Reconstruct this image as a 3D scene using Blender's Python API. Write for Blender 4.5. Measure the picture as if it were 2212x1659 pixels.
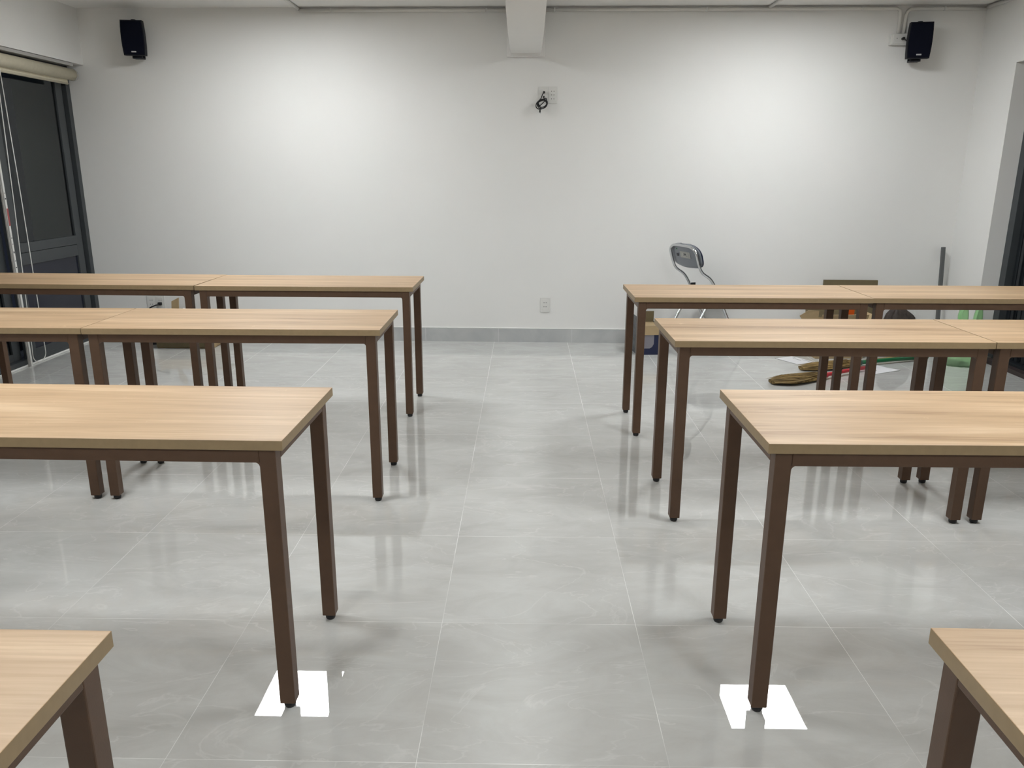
import bpy, bmesh, math, random
from mathutils import Vector, Matrix
C = bpy.context.scene.collection
for o in list(bpy.data.objects):
    bpy.data.objects.remove(o)
sc = bpy.context.scene

# ------------------------------------------------------------------ camera
cam = bpy.data.cameras.new('camera')
cam.sensor_width = 36.0
cam.lens = 1695.8 / 2212 * 36.0
cam.clip_start = 0.02
camo = bpy.data.objects.new('camera', cam)
C.objects.link(camo)
PITCH, YAW, ROLL = 0.2650, -0.0163, 0.0034
fw = Vector((math.sin(YAW) * math.cos(PITCH), math.cos(YAW) * math.cos(PITCH), -math.sin(PITCH)))
rt = Vector((math.cos(YAW), -math.sin(YAW), 0))
up = rt.cross(fw)
r2 = rt * math.cos(ROLL) + up * math.sin(ROLL)
u2 = up * math.cos(ROLL) - rt * math.sin(ROLL)
M = Matrix((r2, u2, -fw)).transposed().to_4x4()
M.translation = Vector((0, 0, 1.3572))
camo.matrix_world = M
sc.camera = camo

# ------------------------------------------------------------------ world, exposure
w = bpy.data.worlds.new('night')
sc.world = w
w.use_nodes = True
w.node_tree.nodes['Background'].inputs[0].default_value = (0.010, 0.012, 0.018, 1)
w.node_tree.nodes['Background'].inputs[1].default_value = 1.0
sc.view_settings.view_transform = 'Standard'
sc.view_settings.look = 'None'
sc.view_settings.gamma = 1
sc.view_settings.use_curve_mapping = False
sc.view_settings.exposure = 0.2
LAMP = 31.0          # radiance of the ceiling panels

# ------------------------------------------------------------------ material helpers
def mat(name, col, rough=0.5, metal=0.0, ior=1.45, spec=None, noise=0.0, nscale=8.0, bump=0.0, bscale=60.0, trans=0.0, sheen=0.0):
    m = bpy.data.materials.new(name)
    m.use_nodes = True
    nt = m.node_tree
    b = nt.nodes['Principled BSDF']
    b.inputs['Roughness'].default_value = rough
    b.inputs['Metallic'].default_value = metal
    b.inputs['IOR'].default_value = ior
    b.inputs['Transmission Weight'].default_value = trans
    if spec is not None:
        b.inputs['Specular IOR Level'].default_value = spec
    b.inputs['Base Color'].default_value = (*col, 1)
    tc = nt.nodes.new('ShaderNodeTexCoord')
    if noise > 0:
        n = nt.nodes.new('ShaderNodeTexNoise')
        n.inputs['Scale'].default_value = nscale
        n.inputs['Detail'].default_value = 4
        nt.links.new(tc.outputs['Object'], n.inputs['Vector'])
        r = nt.nodes.new('ShaderNodeValToRGB')
        r.color_ramp.elements[0].position = 0.3
        r.color_ramp.elements[1].position = 0.7
        r.color_ramp.elements[0].color = tuple(c * (1 - noise) for c in col) + (1,)
        r.color_ramp.elements[1].color = tuple(min(1, c * (1 + noise)) for c in col) + (1,)
        nt.links.new(n.outputs['Fac'], r.inputs['Fac'])
        nt.links.new(r.outputs['Color'], b.inputs['Base Color'])
    if bump > 0:
        n2 = nt.nodes.new('ShaderNodeTexNoise')
        n2.inputs['Scale'].default_value = bscale
        nt.links.new(tc.outputs['Object'], n2.inputs['Vector'])
        bp = nt.nodes.new('ShaderNodeBump')
        bp.inputs['Strength'].default_value = bump
        bp.inputs['Distance'].default_value = 0.002
        nt.links.new(n2.outputs['Fac'], bp.inputs['Height'])
        nt.links.new(bp.outputs['Normal'], b.inputs['Normal'])
    return m

def mth(nt, op, a, b=None, c=None):
    n = nt.nodes.new('ShaderNodeMath')
    n.operation = op
    for i, v in enumerate((a, b, c)):
        if v is None:
            continue
        if isinstance(v, (int, float)):
            n.inputs[i].default_value = v
        else:
            nt.links.new(v, n.inputs[i])
    return n.outputs[0]

def floor_material():
    m = bpy.data.materials.new('polished_marble_tile')
    m.use_nodes = True
    nt = m.node_tree
    L = nt.links.new
    b = nt.nodes['Principled BSDF']
    g = nt.nodes.new('ShaderNodeNewGeometry')
    sp = nt.nodes.new('ShaderNodeSeparateXYZ')
    L(g.outputs['Position'], sp.inputs[0])
    T = 0.6
    tx = mth(nt, 'DIVIDE', mth(nt, 'ADD', sp.outputs[0], 0.2499 + 60.0), T)
    ty = mth(nt, 'DIVIDE', mth(nt, 'ADD', sp.outputs[1], -2.1598 + 60.0), T)
    fx = mth(nt, 'FRACT', tx)
    fy = mth(nt, 'FRACT', ty)
    dx = mth(nt, 'MINIMUM', fx, mth(nt, 'SUBTRACT', 1.0, fx))
    dy = mth(nt, 'MINIMUM', fy, mth(nt, 'SUBTRACT', 1.0, fy))
    d = mth(nt, 'MINIMUM', dx, dy)
    grout = mth(nt, 'LESS_THAN', d, 0.0012)
    ix = mth(nt, 'FLOOR', tx)
    iy = mth(nt, 'FLOOR', ty)
    # each tile is cut from another part of the slab
    cmb = nt.nodes.new('ShaderNodeCombineXYZ')
    L(mth(nt, 'ADD', sp.outputs[0], mth(nt, 'MULTIPLY', ix, 3.17)), cmb.inputs[0])
    L(mth(nt, 'ADD', sp.outputs[1], mth(nt, 'MULTIPLY', iy, 5.31)), cmb.inputs[1])
    L(mth(nt, 'MULTIPLY', mth(nt, 'ADD', ix, iy), 1.7), cmb.inputs[2])
    mp = nt.nodes.new('ShaderNodeMapping')
    mp.inputs['Rotation'].default_value = (0, 0, -0.95)
    mp.inputs['Scale'].default_value = (1.0, 2.3, 1.0)
    L(cmb.outputs[0], mp.inputs[0])
    n1 = nt.nodes.new('ShaderNodeTexNoise')
    n1.inputs['Scale'].default_value = 3.0
    n1.inputs['Detail'].default_value = 9
    n1.inputs['Roughness'].default_value = 0.66
    n1.inputs['Distortion'].default_value = 0.9
    L(mp.outputs[0], n1.inputs['Vector'])
    r1 = nt.nodes.new('ShaderNodeValToRGB')
    e = r1.color_ramp.elements
    e[0].position = 0.30
    e[0].color = (0.50, 0.498, 0.478, 1)
    e[1].position = 0.68
    e[1].color = (0.60, 0.608, 0.59, 1)
    L(n1.outputs['Fac'], r1.inputs['Fac'])
    # veins
    n2 = nt.nodes.new('ShaderNodeTexNoise')
    n2.inputs['Scale'].default_value = 2.0
    n2.inputs['Detail'].default_value = 7
    n2.inputs['Distortion'].default_value = 1.4
    L(mp.outputs[0], n2.inputs['Vector'])
    v = mth(nt, 'ABSOLUTE', mth(nt, 'SUBTRACT', n2.outputs['Fac'], 0.5))
    vein = nt.nodes.new('ShaderNodeMapRange')
    vein.inputs[1].default_value = 0.0
    vein.inputs[2].default_value = 0.012
    vein.inputs[3].default_value = 1.0
    vein.inputs[4].default_value = 0.0
    L(v, vein.inputs[0])
    n3 = nt.nodes.new('ShaderNodeTexNoise')
    n3.inputs['Scale'].default_value = 4.0
    L(cmb.outputs[0], n3.inputs['Vector'])
    vf = mth(nt, 'MULTIPLY', vein.outputs[0], mth(nt, 'MULTIPLY', n3.outputs['Fac'], 0.9))
    mx = nt.nodes.new('ShaderNodeMix')
    mx.data_type = 'RGBA'
    L(vf, mx.inputs['Factor'])
    L(r1.outputs['Color'], mx.inputs['A'])
    mx.inputs['B'].default_value = (0.68, 0.68, 0.66, 1)
    mg = nt.nodes.new('ShaderNodeMix')
    mg.data_type = 'RGBA'
    L(grout, mg.inputs['Factor'])
    L(mx.outputs['Result'], mg.inputs['A'])
    n4 = nt.nodes.new('ShaderNodeTexNoise')
    n4.inputs['Scale'].default_value = 2.5
    L(g.outputs['Position'], n4.inputs['Vector'])
    rg = nt.nodes.new('ShaderNodeValToRGB')
    rg.color_ramp.elements[0].position = 0.46
    rg.color_ramp.elements[0].color = (0.56, 0.56, 0.54, 1)
    rg.color_ramp.elements[1].position = 0.62
    rg.color_ramp.elements[1].color = (0.85, 0.85, 0.83, 1)
    L(n4.outputs['Fac'], rg.inputs['Fac'])
    L(rg.outputs['Color'], mg.inputs['B'])
    L(mg.outputs['Result'], b.inputs['Base Color'])
    b.inputs['IOR'].default_value = 1.72
    rr = mth(nt, 'ADD', mth(nt, 'MULTIPLY', grout, 0.5), 0.008)
    L(rr, b.inputs['Roughness'])
    n5 = nt.nodes.new('ShaderNodeTexNoise')
    n5.inputs['Scale'].default_value = 9.0
    L(g.outputs['Position'], n5.inputs['Vector'])
    bp = nt.nodes.new('ShaderNodeBump')
    bp.inputs['Strength'].default_value = 0.02
    bp.inputs['Distance'].default_value = 0.001
    L(n5.outputs['Fac'], bp.inputs['Height'])
    L(bp.outputs['Normal'], b.inputs['Normal'])
    return m

def skirting_material():
    m = bpy.data.materials.new('grey_skirting_tile')
    m.use_nodes = True
    nt = m.node_tree
    L = nt.links.new
    b = nt.nodes['Principled BSDF']
    tc = nt.nodes.new('ShaderNodeTexCoord')
    sp = nt.nodes.new('ShaderNodeSeparateXYZ')
    L(tc.outputs['Object'], sp.inputs[0])
    t = mth(nt, 'FRACT', mth(nt, 'DIVIDE', mth(nt, 'ADD', sp.outputs[0], 60.215), 0.6))
    d = mth(nt, 'MINIMUM', t, mth(nt, 'SUBTRACT', 1.0, t))
    j = mth(nt, 'LESS_THAN', d, 0.003)
    n = nt.nodes.new('ShaderNodeTexNoise')
    n.inputs['Scale'].default_value = 4
    n.inputs['Detail'].default_value = 7
    n.inputs['Distortion'].default_value = 1
    L(tc.outputs['Object'], n.inputs['Vector'])
    r = nt.nodes.new('ShaderNodeValToRGB')
    r.color_ramp.elements[0].position = 0.3
    r.color_ramp.elements[0].color = (0.40, 0.41, 0.415, 1)
    r.color_ramp.elements[1].position = 0.7
    r.color_ramp.elements[1].color = (0.50, 0.51, 0.505, 1)
    L(n.outputs['Fac'], r.inputs['Fac'])
    mx = nt.nodes.new('ShaderNodeMix')
    mx.data_type = 'RGBA'
    L(j, mx.inputs['Factor'])
    L(r.outputs['Color'], mx.inputs['A'])
    mx.inputs['B'].default_value = (0.6, 0.6, 0.6, 1)
    L(mx.outputs['Result'], b.inputs['Base Color'])
    b.inputs['Roughness'].default_value = 0.15
    return m

def wood_material():
    m = bpy.data.materials.new('sawn_oak_laminate')
    m.use_nodes = True
    nt = m.node_tree
    L = nt.links.new
    b = nt.nodes['Principled BSDF']
    tc = nt.nodes.new('ShaderNodeTexCoord')
    oi = nt.nodes.new('ShaderNodeObjectInfo')
    off = nt.nodes.new('ShaderNodeCombineXYZ')
    L(mth(nt, 'MULTIPLY', oi.outputs['Random'], 31.0), off.inputs[0])
    L(mth(nt, 'MULTIPLY', oi.outputs['Random'], 17.0), off.inputs[1])
    va = nt.nodes.new('ShaderNodeVectorMath')
    L(tc.outputs['Object'], va.inputs[0])
    L(off.outputs[0], va.inputs[1])
    def nz(scale, detail, dist, rough=0.55):
        mp = nt.nodes.new('ShaderNodeMapping')
        mp.inputs['Scale'].default_value = scale
        L(va.outputs[0], mp.inputs[0])
        n = nt.nodes.new('ShaderNodeTexNoise')
        n.inputs['Scale'].default_value = 1.0
        n.inputs['Detail'].default_value = detail
        n.inputs['Roughness'].default_value = rough
        n.inputs['Distortion'].default_value = dist
        L(mp.outputs[0], n.inputs['Vector'])
        return n.outputs['Fac']
    broad = nz((0.9, 13, 13), 5, 0.6)
    fine = nz((5, 150, 150), 3, 0.3)
    cross = nz((38, 22, 22), 3, 1.8)
    crossmask = nz((3.2, 9, 9), 2, 0.4)
    r = nt.nodes.new('ShaderNodeValToRGB')
    cr = r.color_ramp
    cr.elements[0].position = 0.33
    cr.elements[0].color = (0.32, 0.195, 0.105, 1)
    cr.elements[1].position = 0.63
    cr.elements[1].color = (0.66, 0.485, 0.31, 1)
    e = cr.elements.new(0.43)
    e.color = (0.485, 0.33, 0.193, 1)
    e = cr.elements.new(0.55)
    e.color = (0.565, 0.395, 0.24, 1)
    s = mth(nt, 'ADD', mth(nt, 'MULTIPLY', broad, 0.72), mth(nt, 'MULTIPLY', fine, 0.28))
    L(s, r.inputs['Fac'])
    # pale saw marks across the grain, only in patches
    cm = nt.nodes.new('ShaderNodeMapRange')
    cm.inputs[1].default_value = 0.60
    cm.inputs[2].default_value = 0.70
    L(cross, cm.inputs[0])
    mm = nt.nodes.new('ShaderNodeMapRange')
    mm.inputs[1].default_value = 0.56
    mm.inputs[2].default_value = 0.66
    L(crossmask, mm.inputs[0])
    f = mth(nt, 'MULTIPLY', mth(nt, 'MULTIPLY', cm.outputs[0], mm.outputs[0]), 0.45)
    mx = nt.nodes.new('ShaderNodeMix')
    mx.data_type = 'RGBA'
    L(f, mx.inputs['Factor'])
    L(r.outputs['Color'], mx.inputs['A'])
    mx.inputs['B'].default_value = (0.74, 0.57, 0.38, 1)
    L(mx.outputs['Result'], b.inputs['Base Color'])
    b.inputs['Roughness'].default_value = 0.42
    b.inputs['Specular IOR Level'].default_value = 0.4
    bp = nt.nodes.new('ShaderNodeBump')
    bp.inputs['Strength'].default_value = 0.15
    bp.inputs['Distance'].default_value = 0.0005
    L(fine, bp.inputs['Height'])
    L(bp.outputs['Normal'], b.inputs['Normal'])
    return m

def emission(name, col, strength):
    m = bpy.data.materials.new(name)
    m.use_nodes = True
    b = m.node_tree.nodes['Principled BSDF']
    b.inputs['Base Color'].default_value = (0.8, 0.8, 0.8, 1)
    b.inputs['Emission Color'].default_value = (*col, 1)
    b.inputs['Emission Strength'].default_value = strength
    return m

def straw_material():
    m = mat('dry_straw', (0.20, 0.13, 0.045), 0.7)
    nt = m.node_tree
    tc = nt.nodes.new('ShaderNodeTexCoord')
    mp = nt.nodes.new('ShaderNodeMapping')
    mp.inputs['Scale'].default_value = (8, 90, 90)
    nt.links.new(tc.outputs['Object'], mp.inputs[0])
    n = nt.nodes.new('ShaderNodeTexNoise')
    n.inputs['Scale'].default_value = 1
    nt.links.new(mp.outputs[0], n.inputs['Vector'])
    r = nt.nodes.new('ShaderNodeValToRGB')
    r.color_ramp.elements[0].position = 0.35
    r.color_ramp.elements[0].color = (0.10, 0.06, 0.015, 1)
    r.color_ramp.elements[1].position = 0.65
    r.color_ramp.elements[1].color = (0.32, 0.215, 0.075, 1)
    nt.links.new(n.outputs['Fac'], r.inputs['Fac'])
    nt.links.new(r.outputs['Color'], nt.nodes['Principled BSDF'].inputs['Base Color'])
    return m

MW = mat('white_wall_paint', (0.76, 0.755, 0.735), 0.7, noise=0.015, nscale=1.2, bump=0.05, bscale=90)
MCEIL = mat('white_ceiling_paint', (0.80, 0.79, 0.765), 0.75, noise=0.01, nscale=1.5)
MBEAM = mat('white_beam_paint', (0.80, 0.79, 0.77), 0.65)
MFLOOR = floor_material()
MSKIRT = skirting_material()
MCAULK = mat('white_caulk', (0.82, 0.82, 0.80), 0.5)
MWOOD = wood_material()
MEDGE = mat('oak_edge_band', (0.30, 0.215, 0.118), 0.45, noise=0.05, nscale=60)
MBROWN = mat('brown_powder_coat', (0.100, 0.058, 0.036), 0.42, spec=0.3, noise=0.06, nscale=30, bump=0.08, bscale=400)
MRUB = mat('black_rubber', (0.012, 0.012, 0.013), 0.5)
MFRAME = mat('dark_grey_aluminium', (0.050, 0.056, 0.060), 0.35, noise=0.05, nscale=10)
MGASK = mat('black_gasket', (0.012, 0.012, 0.014), 0.5)
MGLASS = mat('dark_window_glass', (0.30, 0.34, 0.34), 0.02, ior=1.45, trans=1.0)
MBLIND = mat('cream_blind_fabric', (0.60, 0.55, 0.42), 0.8, noise=0.04, nscale=40)
MGREYPL = mat('grey_plastic', (0.40, 0.39, 0.37), 0.5)
MWHITEPL = mat('white_plastic', (0.68, 0.675, 0.65), 0.35)
MPIPE = mat('white_conduit', (0.70, 0.685, 0.65), 0.45)
MDARKHOLE = mat('dark_hole', (0.02, 0.02, 0.02), 0.6)
MSPK = mat('black_speaker_cabinet', (0.004, 0.005, 0.010), 0.5, spec=0.2)
MGRILLE = mat('navy_black_grille', (0.002, 0.003, 0.010), 0.6, spec=0.12, bump=0.3, bscale=700)
MSILVER = mat('silver_badge', (0.55, 0.56, 0.57), 0.3, metal=0.7)
MBLACK = mat('black_cable', (0.010, 0.010, 0.012), 0.4)
MCHROME = mat('chrome_tube', (0.62, 0.63, 0.65), 0.16, metal=1.0)
MCHBACK = mat('grey_chair_plastic', (0.20, 0.215, 0.24), 0.28, spec=0.6)
MCHEDGE = mat('navy_chair_edge', (0.012, 0.016, 0.04), 0.35)
MCARD = mat('brown_cardboard', (0.40, 0.295, 0.165), 0.8, noise=0.06, nscale=12)
MCARDD = mat('olive_cardboard', (0.15, 0.12, 0.065), 0.85, noise=0.06, nscale=12)
MNAVY = mat('navy_printed_carton', (0.012, 0.017, 0.055), 0.35)
MCASEG = mat('grey_printed_carton', (0.08, 0.085, 0.09), 0.45, noise=0.5, nscale=40)
MLILAC = mat('grey_lilac_print', (0.22, 0.21, 0.24), 0.4)
MORANGE = mat('orange_plastic', (0.62, 0.10, 0.012), 0.35)
MRED = mat('red_plastic', (0.50, 0.035, 0.045), 0.4, noise=0.1, nscale=30)
MGREEN = mat('green_plastic', (0.010, 0.13, 0.045), 0.4)
MGREENB = mat('grey_green_binding', (0.04, 0.09, 0.07), 0.6)
MBAMBOO = mat('yellow_bamboo', (0.27, 0.19, 0.07), 0.5, noise=0.15, nscale=30)
MSTRAW = straw_material()
MPAPER = mat('white_paper', (0.72, 0.72, 0.74), 0.6)
MINK = mat('printed_ink', (0.05, 0.05, 0.06), 0.6)
MBAG = mat('green_translucent_bag', (0.55, 0.85, 0.50), 0.3, ior=1.2, trans=0.7)
MSACK = mat('dark_brown_sack', (0.055, 0.042, 0.036), 0.55, noise=0.35, nscale=30, bump=0.6, bscale=60)
MSTEELD = mat('dark_grey_square_tube', (0.10, 0.105, 0.105), 0.4)
MSILL = mat('grey_granite_sill', (0.22, 0.22, 0.20), 0.3, noise=0.1, nscale=80)
MTHRESH = mat('dark_brown_threshold', (0.045, 0.032, 0.030), 0.4)
MGATE = mat('black_gate_steel', (0.014, 0.017, 0.020), 0.35)
MGATE2 = mat('dark_blue_grey_gate_steel', (0.035, 0.045, 0.052), 0.35)
MTAPER = mat('red_tape', (0.35, 0.08, 0.08), 0.5)
MPANE2 = mat('navy_panel', (0.020, 0.022, 0.035), 0.15)
MLAMP = emission('lit_diffuser', (0.96, 0.988, 1.0), LAMP)

# ------------------------------------------------------------------ mesh helpers
def BM():
    return bmesh.new()

def add_box(bm, x0, x1, y0, y1, z0, z1, bev=0.0, mi=0):
    vs = [bm.verts.new((x, y, z)) for z in (z0, z1) for y in (y0, y1) for x in (x0, x1)]
    idx = [(0, 2, 3, 1), (4, 5, 7, 6), (0, 1, 5, 4), (2, 6, 7, 3), (0, 4, 6, 2), (1, 3, 7, 5)]
    fs = [bm.faces.new([vs[i] for i in f]) for f in idx]
    for f in fs:
        f.material_index = mi
    if bev > 0:
        ed = list({e for f in fs for e in f.edges})
        r = bmesh.ops.bevel(bm, geom=ed, offset=bev, segments=2, affect='EDGES', profile=0.5)
        for f in r['faces']:
            f.material_index = mi
    return vs

def add_tube(bm, pts, r, seg=12, cap=True, closed=False, mi=0, flat=1.0):
    pts = [Vector(p) for p in pts]
    n = len(pts)
    rs = r if isinstance(r, (list, tuple)) else [r] * n
    rings = []
    prev = None
    for i, p in enumerate(pts):
        if closed:
            t = (pts[(i + 1) % n] - pts[i - 1]).normalized()
        else:
            t = (pts[min(i + 1, n - 1)] - pts[max(i - 1, 0)]).normalized()
        if prev is None:
            a = Vector((0, 0, 1)) if abs(t.z) < 0.9 else Vector((1, 0, 0))
            s = t.cross(a).normalized()
        else:
            s = (prev - t * prev.dot(t)).normalized()
        prev = s
        q = t.cross(s)
        rings.append([bm.verts.new(p + s * math.cos(2 * math.pi * k / seg) * rs[i] + q * math.sin(2 * math.pi * k / seg) * rs[i] * flat) for k in range(seg)])
    m = n if closed else n - 1
    for i in range(m):
        a, b = rings[i], rings[(i + 1) % n]
        for k in range(seg):
            f = bm.faces.new((a[k], a[(k + 1) % seg], b[(k + 1) % seg], b[k]))
            f.smooth = True
            f.material_index = mi
    if cap and not closed:
        bm.faces.new(list(reversed(rings[0]))).material_index = mi
        bm.faces.new(rings[-1]).material_index = mi

def smooth_path(pts, n=8):
    pts = [Vector(p) for p in pts]
    out = []
    P = [pts[0] * 2 - pts[1]] + pts + [pts[-1] * 2 - pts[-2]]
    for i in range(1, len(P) - 2):
        a, b, c, d = P[i - 1], P[i], P[i + 1], P[i + 2]
        for k in range(n):
            t = k / n
            out.append(0.5 * ((2 * b) + (c - a) * t + (2 * a - 5 * b + 4 * c - d) * t * t + (3 * b - a - 3 * c + d) * t ** 3))
    out.append(pts[-1])
    return out

def obj(name, bm, m, parent=None, loc=None, rot=None):
    bmesh.ops.recalc_face_normals(bm, faces=bm.faces)
    me = bpy.data.meshes.new(name)
    bm.to_mesh(me)
    bm.free()
    for x in (m if isinstance(m, (list, tuple)) else [m]):
        me.materials.append(x)
    o = bpy.data.objects.new(name, me)
    C.objects.link(o)
    if parent:
        o.parent = parent
    if loc is not None:
        o.location = loc
    if rot is not None:
        o.rotation_euler = rot
    return o

def thing(name, label, cat, loc=(0, 0, 0), rotz=0.0, group=None):
    o = bpy.data.objects.new(name, None)
    C.objects.link(o)
    o.empty_display_size = 0.05
    o.location = loc
    o.rotation_euler = (0, 0, rotz)
    o['label'] = label
    o['category'] = cat
    if group:
        o['group'] = group
    return o

def tag(o, label, cat, group=None):
    o['label'] = label
    o['category'] = cat
    if group:
        o['group'] = group
    return o

def struct(o, label=None):
    o['kind'] = 'structure'
    if label:
        o['label'] = label
    return o

def copy_thing(root):
    r = root.copy()
    C.objects.link(r)
    for ch in root.children:
        c = ch.copy()
        C.objects.link(c)
        c.parent = r
        for g in ch.children:
            d = g.copy()
            C.objects.link(d)
            d.parent = c
    return r

# ------------------------------------------------------------------ room
SL = -0.018                     # the end wall stands a degree off the tile grid
def wy(x, off=0.0):
    return 6.332 + SL * x - off
WA = math.atan(SL)
H = 2.53
XL, XR = -3.40, 3.34
YB = -3.2

bm = BM(); add_box(bm, -3.9, 3.9, YB - 0.2, 6.6, -0.12, 0.0)
struct(obj('floor', bm, MFLOOR), 'polished pale grey marble tile floor with white grout')
bm = BM(); add_box(bm, -3.9, 3.9, YB - 0.2, 6.6, H, H + 0.15)
struct(obj('ceiling', bm, MCEIL), 'white painted ceiling')
bm = BM(); add_box(bm, -4.0, 4.0, 0, 0.2, 0, H)
struct(obj('wall_back', bm, MW, loc=(0, 6.332, 0), rot=(0, 0, WA)), 'white end wall')
bm = BM(); add_box(bm, -3.9, 3.9, YB - 0.2, YB, 0, H)
struct(obj('wall_front', bm, MW), 'white wall behind the camera')
# left wall: a header over a long run of sliding windows, solid further forward
HZ = 2.13
bm = BM()
add_box(bm, -3.75, XL, 2.6, 6.40, HZ, H)
add_box(bm, -3.75, XL, YB, 2.6, 0, H)
struct(obj('wall_left', bm, MW), 'white left wall with a header above the window')
# right wall: opening for the gate
bm = BM()
OY, OZ = 5.80, 2.085
add_box(bm, XR, 3.75, OY, 6.29, 0, H)
add_box(bm, XR, 3.75, 3.4, OY, OZ, H)
add_box(bm, XR, 3.75, YB, 3.4, 0, H)
struct(obj('wall_right', bm, MW), 'white right wall with an opening')

# skirting
bm = BM()
add_box(bm, -3.49, 3.34, -0.012, 0.0, 0.0, 0.112)
bb = struct(obj('baseboard_back', bm, MSKIRT, loc=(0, 6.332, 0), rot=(0, 0, WA)), 'grey tile skirting along the end wall')
bm = BM()
add_box(bm, -3.49, 3.34, -0.013, 0.0, 0.112, 0.118, 0.001)
obj('caulk_line', bm, MCAULK, bb)
bm = BM()
add_box(bm, XR - 0.012, XR, OY, 6.27, 0.0, 0.112)
struct(obj('baseboard_right', bm, MSKIRT), 'short grey tile skirting on the right wall')

# white beam under the ceiling
bm = BM()
prof = [(6.34, 2.205), (5.42, 2.200), (4.66, 2.255), (3.2, 2.255), (YB, 2.255)]
bx0, bx1 = -0.121, 0.107
vl = [[bm.verts.new((x, y, z)) for (y, z) in prof] for x in (bx0, bx1)]
vt = [[bm.verts.new((x, y, H)) for (y, z) in prof] for x in (bx0, bx1)]
for i in range(len(prof) - 1):
    bm.faces.new((vl[0][i], vl[0][i + 1], vl[1][i + 1], vl[1][i]))
    bm.faces.new((vt[0][i], vt[1][i], vt[1][i + 1], vt[0][i + 1]))
    for s in (0, 1):
        bm.faces.new((vl[s][i], vt[s][i], vt[s][i + 1], vl[s][i + 1]))
bm.faces.new((vl[0][-1], vt[0][-1], vt[1][-1], vl[1][-1]))
bm.faces.new((vl[0][0], vl[1][0], vt[1][0], vt[0][0]))
struct(obj('trim_1', bm, MBEAM), 'white boxed beam running forward from the end wall')
bm = BM()
add_box(bm, -0.150, 0.135, -0.030, 0.0, 2.182, H - 0.001, 0.003)
add_box(bm, -0.120, 0.103, -0.036, -0.029, 2.188, 2.206, 0.001)
tag_plate = struct(obj('trim_2', bm, MBEAM, loc=(0, 6.332, 0), rot=(0, 0, WA)), 'white plate on the wall behind the beam end')

# ------------------------------------------------------------------ left window
win = bpy.data.objects.new('window_1', None)
C.objects.link(win)
struct(win, 'dark grey aluminium sliding window wall')
FX = -3.53
def wpart(name, boxes, m, parent=win, bev=0.002):
    bm = BM()
    for b in boxes:
        add_box(bm, *b, bev)
    return obj(name, bm, m, parent)
wpart('window_frame', [(FX - 0.11, FX, 6.345, 6.395, 0, HZ), (FX - 0.11, FX, 2.6, 6.395, HZ - 0.06, HZ),
                       (FX - 0.11, FX - 0.02, 2.6, 6.395, 0.0, 0.045), (FX - 0.11, FX, 2.6, 2.65, 0, HZ)], MFRAME)
wpart('window_track', [(FX - 0.05, FX - 0.035, 6.31, 6.345, 0.05, HZ - 0.06), (FX - 0.085, FX - 0.07, 6.30, 6.345, 0.05, HZ - 0.06)], MGASK)
def leaf(y0, y1, xf, left_w=0.095, right_w=0.085, lower=None):
    st = wpart('window_sash', [(xf - 0.035, xf, y0, y0 + left_w, 0.045, 2.07), (xf - 0.035, xf, y1 - right_w, y1, 0.045, 2.07),
                               (xf - 0.035, xf, y0 + left_w, y1 - right_w, 0.045, 0.10), (xf - 0.035, xf, y0 + left_w, y1 - right_w, 0.70, 0.785),
                               (xf - 0.030, xf + 0.004, y0 + left_w, y1 - right_w, 0.788, 0.855),
                               (xf - 0.035, xf, y0 + left_w, y1 - right_w, 2.0, 2.07)], MFRAME)
    wpart('window_pane', [(xf - 0.021, xf - 0.013, y0 + left_w - 0.01, y1 - right_w + 0.01, 0.85, 2.005)], MGLASS, st, 0)
    wpart('window_pane', [(xf - 0.021, xf - 0.013, y0 + left_w - 0.01, y1 - right_w + 0.01, 0.095, 0.705)], lower or MGLASS, st, 0)
    return st
leaf(5.415, 6.31, FX - 0.018, lower=MPANE2)
leaf(4.42, 5.40, FX - 0.062)
leaf(3.50, 4.47, FX - 0.018)
leaf(2.63, 3.55, FX - 0.062)
# caulk strip at the foot
bm = BM(); add_box(bm, FX - 0.02, FX - 0.008, 2.6, 6.33, 0, 0.012, 0.003)
obj('window_caulk', bm, MCAULK, win)
# the night outside: balcony slab and parapet
bm = BM(); add_box(bm, -5.2, -3.66, 2.0, 7.2, -0.15, -0.03)
struct(obj('trim_3', bm, mat('balcony_concrete', (0.03, 0.03, 0.032), 0.9)), 'dark balcony slab outside the window')

# roller blind
bl = thing('roller_blind', 'rolled-up cream roller blind above the left window', 'blind', (-3.445, 4.6, 2.05))
bm = BM(); add_tube(bm, [(0, -1.9, 0.0), (0, 1.69, 0.0)], 0.042, 24)
obj('fabric_roll', bm, MBLIND, bl)
bm = BM(); add_box(bm, -0.030, -0.018, -1.9, 1.66, -0.072, 0.0, 0.002)
add_tube(bm, [(-0.024, -1.9, -0.066), (-0.024, 1.66, -0.066)], 0.009, 10)
obj('bottom_bar', bm, MBLIND, bl)
bm = BM(); add_box(bm, -0.05, 0.035, -1.9, 1.67, 0.056, 0.078, 0.003)
obj('top_rail', bm, MGREYPL, bl)
bm = BM(); add_tube(bm, [(0, 1.69, 0), (0, 1.705, 0)], 0.045, 24); obj('end_cap', bm, MGREYPL, bl)
bm = BM()
pts = []
for k in range(25):
    a = math.pi * k / 24
    pts.append((0.005, 0.77 - 0.075 * math.cos(a), -1.955 - 0.055 * math.sin(a)))
pts = [(0.042, 0.735, 0.0), (0.03, 0.715, -0.9)] + pts[:] + [(0.03, 0.80, -0.9), (0.042, 0.765, 0.0)]
add_tube(bm, pts, 0.0032, 8)
obj('pull_cord', bm, MWHITEPL, bl)

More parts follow.
